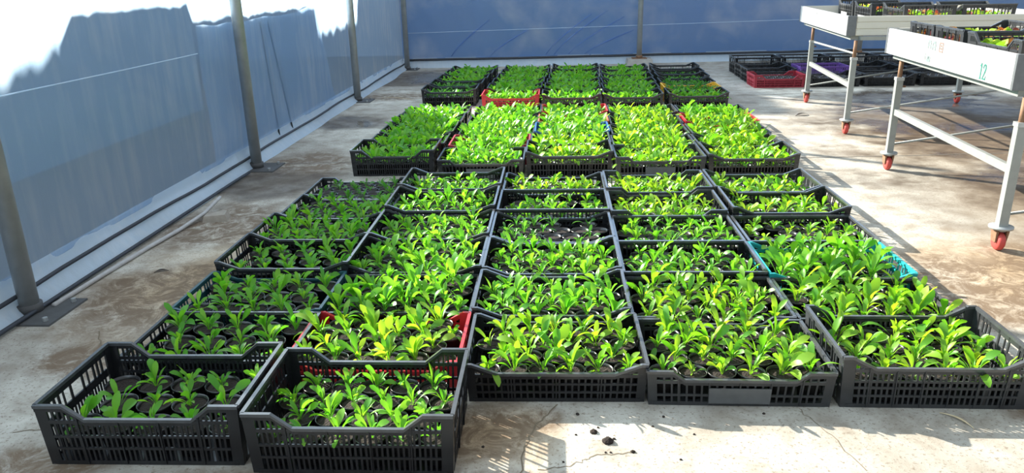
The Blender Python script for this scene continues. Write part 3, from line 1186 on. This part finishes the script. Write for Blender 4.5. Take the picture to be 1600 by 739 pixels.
# ------------------------------------------------------------------ rolling tables
def make_table(near, far, zb, board_h, ya, yb, width, label, marks, upper_rod=False):
    """near, far: ground points of the two left legs; local y runs along the left side"""
    n_, f_ = Vector(near), Vector(far)
    d = (f_ - n_)
    L = d.length
    rz = math.atan2(-d.x, d.y)
    t = thing('rolling_table', label, 'table', (near[0], near[1], 0), rz, 'white rolling grow tables')
    x0, x1 = -.07, width
    # tray boards
    zt = zb + board_h
    mb = MB()
    mb.box((x0, ya, zb), (x0 + .022, yb, zt))
    lb = mb.build('side_board', M['white_board'], t)
    mb = MB()
    mb.box((x1 - .022, ya, zb), (x1, yb, zt))
    mb.build('side_board', M['white_board'], t)
    for y, s in ((ya, 1), (yb, -1)):
        mb = MB()
        q0, q1 = sorted((y, y + s * .02))
        mb.box((x0 + .022, q0, zb), (x1 - .022, q1, zt))
        e0, e1 = sorted((y - s * .006, y))
        for zz in (.0, .36, .70):   # three folded profiles of the end board
            mb.hexa([(x0 + .07, e1, zb + zz * board_h), (x1, e1, zb + zz * board_h), (x1, e0, zb + zz * board_h + .004), (x0 + .07, e0, zb + zz * board_h + .004)],
                    [(x0 + .07, e1, zb + (zz + .28) * board_h), (x1, e1, zb + (zz + .28) * board_h), (x1, e0, zb + (zz + .26) * board_h), (x0 + .07, e0, zb + (zz + .26) * board_h)])
        mb.build('end_board', M['cream_board'], t)
        mb = MB()
        mb.box((x0 - .003, min(y - s * .008, y + s * .012), zb - .002), (x0 + .065, max(y - s * .008, y + s * .012), zt + .002))
        mb.build('corner_bracket', M['bracket'], t)
    mb = MB()
    mb.box((x0 + .022, ya + .02, zb + .012), (x1 - .022, yb - .02, zb + .024))
    mb.build('tray_floor', M['white_board'], t)
    # frame under the tray
    for x in (0, width - .08):
        mb = MB()
        mb.box((x - .03, ya + .02, zb - .034), (x + .03, yb - .04, zb))
        mb.build('frame_rail', M['alu'], t)
    for y in (0.0, L):
        mb = MB()
        mb.box((.03, y - .02, zb - .032), (width - .11, y + .02, zb - .002))
        mb.build('cross_rail', M['alu'], t)
    xr = width - .08
    for x in (0, xr):
        for y in (0.0, L):
            mb = MB()
            mb.box((-.021, -.021, .125), (.021, .021, .63))
            lg = mb.build('leg', M['alu'], t, loc=(x, y, 0))
            mb = MB()
            mb.tube([(0, 0, .60), (0, 0, zb - .034)], .0145, 12)
            mb.build('inner_tube', M['rust'], lg, True)
            mb = MB()
            mb.box((-.025, -.025, .615), (.025, .025, .636))
            mb.build('sleeve', M['galv'], lg)
            mb = MB()
            mb.tube([(.02, 0, .575), (.045, 0, .575)], .008, 6)
            mb.build('clamp_bolt', M['rust'], lg)
            mb = MB()
            mb.tube([(0, 0, .113), (0, 0, .125)], .055, 18)
            mb.tube([(0, 0, .100), (0, 0, .113)], .028, 14)
            mb.build('caster_plate', M['galv'], lg, True)
            mb = MB()
            mb.hexa([(-.026, -.022, .045), (-.020, -.022, .045), (-.020, .022, .045), (-.026, .022, .045)], [(-.030, -.030, .104), (-.018, -.030, .104), (-.018, .030, .104), (-.030, .030, .104)])
            mb.hexa([(.020, -.022, .045), (.026, -.022, .045), (.026, .022, .045), (.020, .022, .045)], [(.018, -.030, .104), (.030, -.030, .104), (.030, .030, .104), (.018, .030, .104)])
            mb.build('fork', M['rust'], lg)
            mb = MB()
            prof = [(.012, -.017), (.040, -.017), (.047, -.010), (.048, 0), (.047, .010), (.040, .017), (.012, .017)]
            seg = 22
            vs = []
            for (r, q) in prof:
                for k in range(seg):
                    a = 2 * math.pi * k / seg
                    vs.append((q, r * math.cos(a), .048 + r * math.sin(a)))
            fs = [(i * seg + k, i * seg + (k + 1) % seg, (i + 1) * seg + (k + 1) % seg, (i + 1) * seg + k) for i in range(len(prof) - 1) for k in range(seg)]
            fs += [tuple(range(seg)), tuple(reversed(range((len(prof) - 1) * seg, len(prof) * seg)))]
            mb.add(vs, fs)
            mb.build('wheel', M['wheel'], lg, True)
    for x in (0, xr):
        mb = MB()
        mb.box((x - .012, .021, .385), (x + .012, L - .021, .425))
        mb.build('stretcher', M['alu'], t)
    for y in (0.0, L):
        mb = MB()
        mb.tube([(.0, y + .032, .17), (xr, y + .032, .42)], .008, 8)
        mb.build('brace_rod', M['alu'], t, True)
    if upper_rod:
        mb = MB()
        mb.tube([(.02, L, .62), (.02, .02, .66)], .010, 8)
        mb.build('brace_rod', M['galv'], t, True)
    # painted marks on the left board: (text or rects, y along, z, size)
    for kind, val, y, z, size, mat in marks:
        if kind == 'strokes':
            for stroke in val:
                mb = MB()
                for (a0, b0, w0), (a1, b1, w1) in zip(stroke[:-1], stroke[1:]):
                    dv = Vector((a1 - a0, b1 - b0)).normalized()
                    nv = Vector((-dv.y, dv.x))
                    q = []
                    for (aa, bb, ww, e) in ((a0, b0, w0, -.02), (a1, b1, w1, .02)):
                        for sg in (-1, 1):
                            q.append((aa + dv.x * e + nv.x * ww * sg / 2, bb + dv.y * e + nv.y * ww * sg / 2))
                    q = [q[0], q[1], q[3], q[2]]
                    mb.hexa([(x0 - .0002, y - k[0] * size, z + k[1] * size) for k in q], [(x0 - .0018, y - k[0] * size, z + k[1] * size) for k in q])
                mb.build('painted_digit', M[mat], lb)
        else:
            mb = MB()
            for (a0, b0, a1, b1) in val:
                mb.box((x0 - .0016, y - a1 * size, z + b0 * size), (x0 - .0002, y - a0 * size, z + b1 * size))
            mb.build('stencil_mark', M[mat], lb)
    return t, rz


ARCH = [(0, 0, .25, .75), (.75, 0, 1, .75), (.12, .7, .88, 1), (.25, .3, .75, .45)]
SQUARE = [(0, 0, 1, .15), (0, .85, 1, 1), (0, .15, .18, .85), (.82, .15, 1, .85), (.3, .3, .7, .45), (.35, .55, .65, .75)]
BLOB = [(0, .1, .12, .9), (.4, 0, 1.0, .35), (.9, .0, 1.6, .6), (.6, .35, 1.3, .7)]
DIGITS = [[(.00, .84, .06), (.14, 1.0, .08), (.15, .97, .13), (.15, .06, .13)], [(.02, .02, .05), (.28, .02, .05)],
          [(.46, .74, .12), (.50, .90, .09), (.62, .98, .08), (.76, .92, .12), (.80, .74, .15), (.72, .50, .13), (.56, .22, .08), (.46, .05, .09), (.86, .05, .10), (.88, .24, .05)]]
MARK12 = (.345, .793)
T1 = make_table((2.457, 6.552), (2.637, 8.211), .805, .155, .04, 2.05, 1.55, 'white rolling table farther away, red casters and crates of lettuce',
                [('rect', [(0, 0, .2, 1), (.5, 0, .7, .8), (0, .4, .7, .55)], 1.25, .915, .022, 'grey_paint')], True)
T2 = make_table((2.181, 3.671), (2.302, 5.301), .785, .160, .0, 1.76, 1.55, 'white rolling table nearest the camera with a green 12 painted on it',
                [('strokes', DIGITS, MARK12[0], MARK12[1], .076, 'green_paint'),
                 ('rect', ARCH, 1.05, .878, .048, 'grey_paint'), ('rect', ARCH, .985, .874, .052, 'grey_paint'),
                 ('rect', SQUARE, .885, .872, .055, 'brown_paint'),
                 ('rect', BLOB, 1.07, .803, .050, 'grey_paint')])


def table_pt(tb, u, v, z):
    o, rz = tb
    c, s = math.cos(rz), math.sin(rz)
    return (o.location.x + u * c - v * s, o.location.y + u * s + v * c, z)


LET = ['lettuce_green', 'lettuce_red', 'lettuce_green', 'lettuce_pink', 'lettuce_green', 'lettuce_red', 'lettuce_green']


def table_crate(tb, u, v, h, style, along, label, zt, which, seed):
    """u, v: corner of the footprint nearest the aisle and the camera; along: its long side runs along the table"""
    W, D = .598, .398
    fw, fd = (D, W) if along else (W, D)
    ctr = table_pt(tb, u + fw / 2, v + fd / 2, zt)
    t = thing('plastic_crate', label, 'crate', ctr, tb[1] + (-math.pi / 2 if along else 0), 'crates of lettuce on the white tables')
    for nm, me in crate_meshes(style, h, 'crate_grey', W, D):
        link(nm, me, t)
    mb = MB()      # pale name plate facing the aisle
    if along:
        mb.box((-.11, -D / 2 - .006, h * .10), (.11, -D / 2 - .001, h * .40))
    else:
        mb.box((-W / 2 - .006, -.10, h * .08), (-W / 2 - .001, .10, h * .48))
    mb.build('name_plate', M['plate_white'], t)
    r = random.Random(seed)
    nx, ny = (3, 4) if along else (4, 3)
    for j in range(ny):
        for i in range(nx):
            q = table_pt(tb, u + .07 + i * (fw - .14) / (nx - 1), v + .07 + j * (fd - .14) / (ny - 1), zt + .009)
            m = r.choice(LET)
            cn = {'lettuce_green': 'yellow-green', 'lettuce_red': 'red', 'lettuce_pink': 'pink'}[m]
            lab = f"{cn} lettuce, {ORD[i]} from left in {ORD[j]} row, {which}"
            o = thing('potted_lettuce', lab, 'potted lettuce', q, r.uniform(0, 6.28), 'potted lettuces on the white tables')
            link('pot', POT_ME, o)
            link('soil', SOIL_ME, o)
            f = link('foliage', foliage_mesh(r.randrange(5), m, LET_GEO, 'l'), o, (0, 0, .072))
            f.scale = (r.uniform(.7, .95),) * 3


Z1, Z2 = .805 + .0245, .785 + .0245
table_crate(T1, .30, 1.44, .20, 'slot', True, 'dusty black crate at far left end of the farther white table', Z1, 'far left crate of farther table', 1)
table_crate(T1, .30, .79, .20, 'slot', True, 'dusty black crate, middle of left row on the farther white table', Z1, 'middle left crate of farther table', 2)
table_crate(T1, .36, .08, .21, 'peak', True, 'dusty black crate at near left corner of the farther white table', Z1, 'near left crate of farther table', 3)
table_crate(T1, .80, .08, .21, 'peak', True, 'dusty black crate, middle of near edge of the farther white table', Z1, 'near middle crate of farther table', 4)
table_crate(T2, .02, 1.24, .188, 'slot', False, 'dusty black crate at far left corner of the table marked 12', Z2, 'far left crate of table 12', 5)
table_crate(T2, .02, .82, .188, 'slot', False, 'dusty black crate, second from far end of the table marked 12', Z2, 'second crate of table 12', 6)
table_crate(T2, .02, .17, .185, 'tall', True, 'dusty black crate at near left edge of the table marked 12', Z2, 'near left crate of table 12', 7)
table_crate(T2, .46, .17, .185, 'tall', True, 'dusty black crate at near middle of the table marked 12', Z2, 'near middle crate of table 12', 10)
table_crate(T2, .66, .86, .235, 'peak', False, 'tall dusty black crate at right rear of the table marked 12', Z2, 'right rear crate of table 12', 8)

# ------------------------------------------------------------------ odds and ends on the floor
def lump(name, label, cat, x, y, r, mat, seed, flat=.6):
    mb = MB()
    rr = random.Random(seed)
    seg, rings = 9, 5
    vs = [(0, 0, r * flat * 1.6)]
    for i in range(1, rings):
        th = math.pi / 2 * i / (rings - 1)
        for k in range(seg):
            a = 2 * math.pi * k / seg
            q = r * rr.uniform(.75, 1.25)
            vs.append((q * math.sin(th) * math.cos(a), q * math.sin(th) * math.sin(a), max(0, r * flat * 1.6 * math.cos(th) * rr.uniform(.8, 1.1))))
    fs = [(0, 1 + k, 1 + (k + 1) % seg) for k in range(seg)]
    for i in range(rings - 2):
        for k in range(seg):
            a, b = 1 + i * seg + k, 1 + i * seg + (k + 1) % seg
            fs.append((a, a + seg, b + seg, b))
    mb.add(vs, fs)
    o = mb.build(name, mat, None, False, (x, y, 0))
    return tag(o, label, cat, 'crumbs of soil on the concrete' if name == 'soil_clump' else None)


lump('soil_clump', 'largest dark soil clump on the bright concrete in front', 'soil clump', .155, 1.985, .017, M['soil'], 1)
lump('soil_clump', 'second largest soil clump, just behind the largest one', 'soil clump', .115, 2.035, .011, M['soil'], 2)
for i, (x, y, r) in enumerate([(.068, 2.135, .006), (.225, 1.935, .007), (.145, 1.93, .004), (.34, 2.125, .005), (.42, 2.03, .004), (.175, 2.0, .005),
                               (.06, 2.02, .004), (.16, 1.93, .004), (.66, 2.15, .005), (-.22, 1.95, .005), (1.47, 1.93, .007), (.30, 2.07, .004), (.13, 2.06, .004),
                               (.02, 1.88, .004), (.36, 1.90, .004)]):
    lump('soil_clump', 'tiny dark crumb of soil lying on the bright concrete in front', 'soil clump', x, y, r, M['soil'], 10 + i)


def blade(name, label, cat, p, q, w, mat, lift=.006):
    mb = MB()
    p, q = Vector((*p, 0)), Vector((*q, 0))
    d = (q - p)
    s = Vector((-d.y, d.x, 0)).normalized()
    n = 7
    vs = []
    for i in range(n + 1):
        t = i / n
        ww = w * math.sin(math.pi * min(.97, max(.06, t))) / 2
        c = p + d * t + s * .012 * math.sin(t * 3) + Vector((0, 0, .001 + lift * math.sin(math.pi * t)))
        vs += [tuple(c - s * ww), tuple(c + s * ww), tuple(c + Vector((0, 0, .002)))]
    fs = []
    for i in range(n):
        a = 3 * i
        fs += [(a, a + 2, a + 5, a + 3), (a + 2, a + 1, a + 4, a + 5), (a + 1, a, a + 3, a + 4)]
    mb.add(vs, fs)
    return tag(mb.build(name, mat), label, cat)


blade('straw', 'pale straw lying against the rightmost front crate', 'straw', (1.21, 2.165), (1.27, 2.075), .010, M['straw'])
blade('dry_leaf', 'narrow yellow-brown dry leaf on the concrete at bottom right', 'dry leaf', (1.45, 2.06), (1.50, 1.97), .014, M['dryleaf'])
blade('dry_leaf', 'curled brown dry leaf on the concrete between the white tables', 'dry leaf', (2.30, 7.42), (2.44, 7.46), .05, M['soil'], .02)
blade('dry_leaf', 'small dark dry leaf on the concrete beside the left wall', 'dry leaf', (-1.96, 3.36), (-1.90, 3.39), .022, M['soil'], .008)
blade('twig', 'long thin brown twig on the floor by the left wall', 'twig', (-2.05, 8.95), (-1.62, 8.72), .012, M['straw'], .01)
mb = MB()
mb.hexa([(-.07, -.05, 0), (.07, -.06, 0), (.08, .05, 0), (-.06, .06, 0)], [(-.06, -.04, .035), (.06, -.05, .04), (.065, .04, .04), (-.05, .045, .032)])
st = tag(mb.build('stone', M['stone'], None, False, (-2.02, 4.22, 0), .3), 'flat beige stone lying beside the grey hose by left wall', 'stone')
mb = MB()
mb.tube([(-2.20, 2.95, .012), (-2.185, 3.3, .012), (-2.16, 3.7, .012), (-2.13, 4.0, .013), (-2.10, 4.25, .03), (-2.09, 4.42, .06), (-2.09, 4.47, .065)], .011, 10)
tag(mb.build('hose', M['pipe_grey'], None, True), 'thin grey hose lying along the foot of the left wall', 'hose')
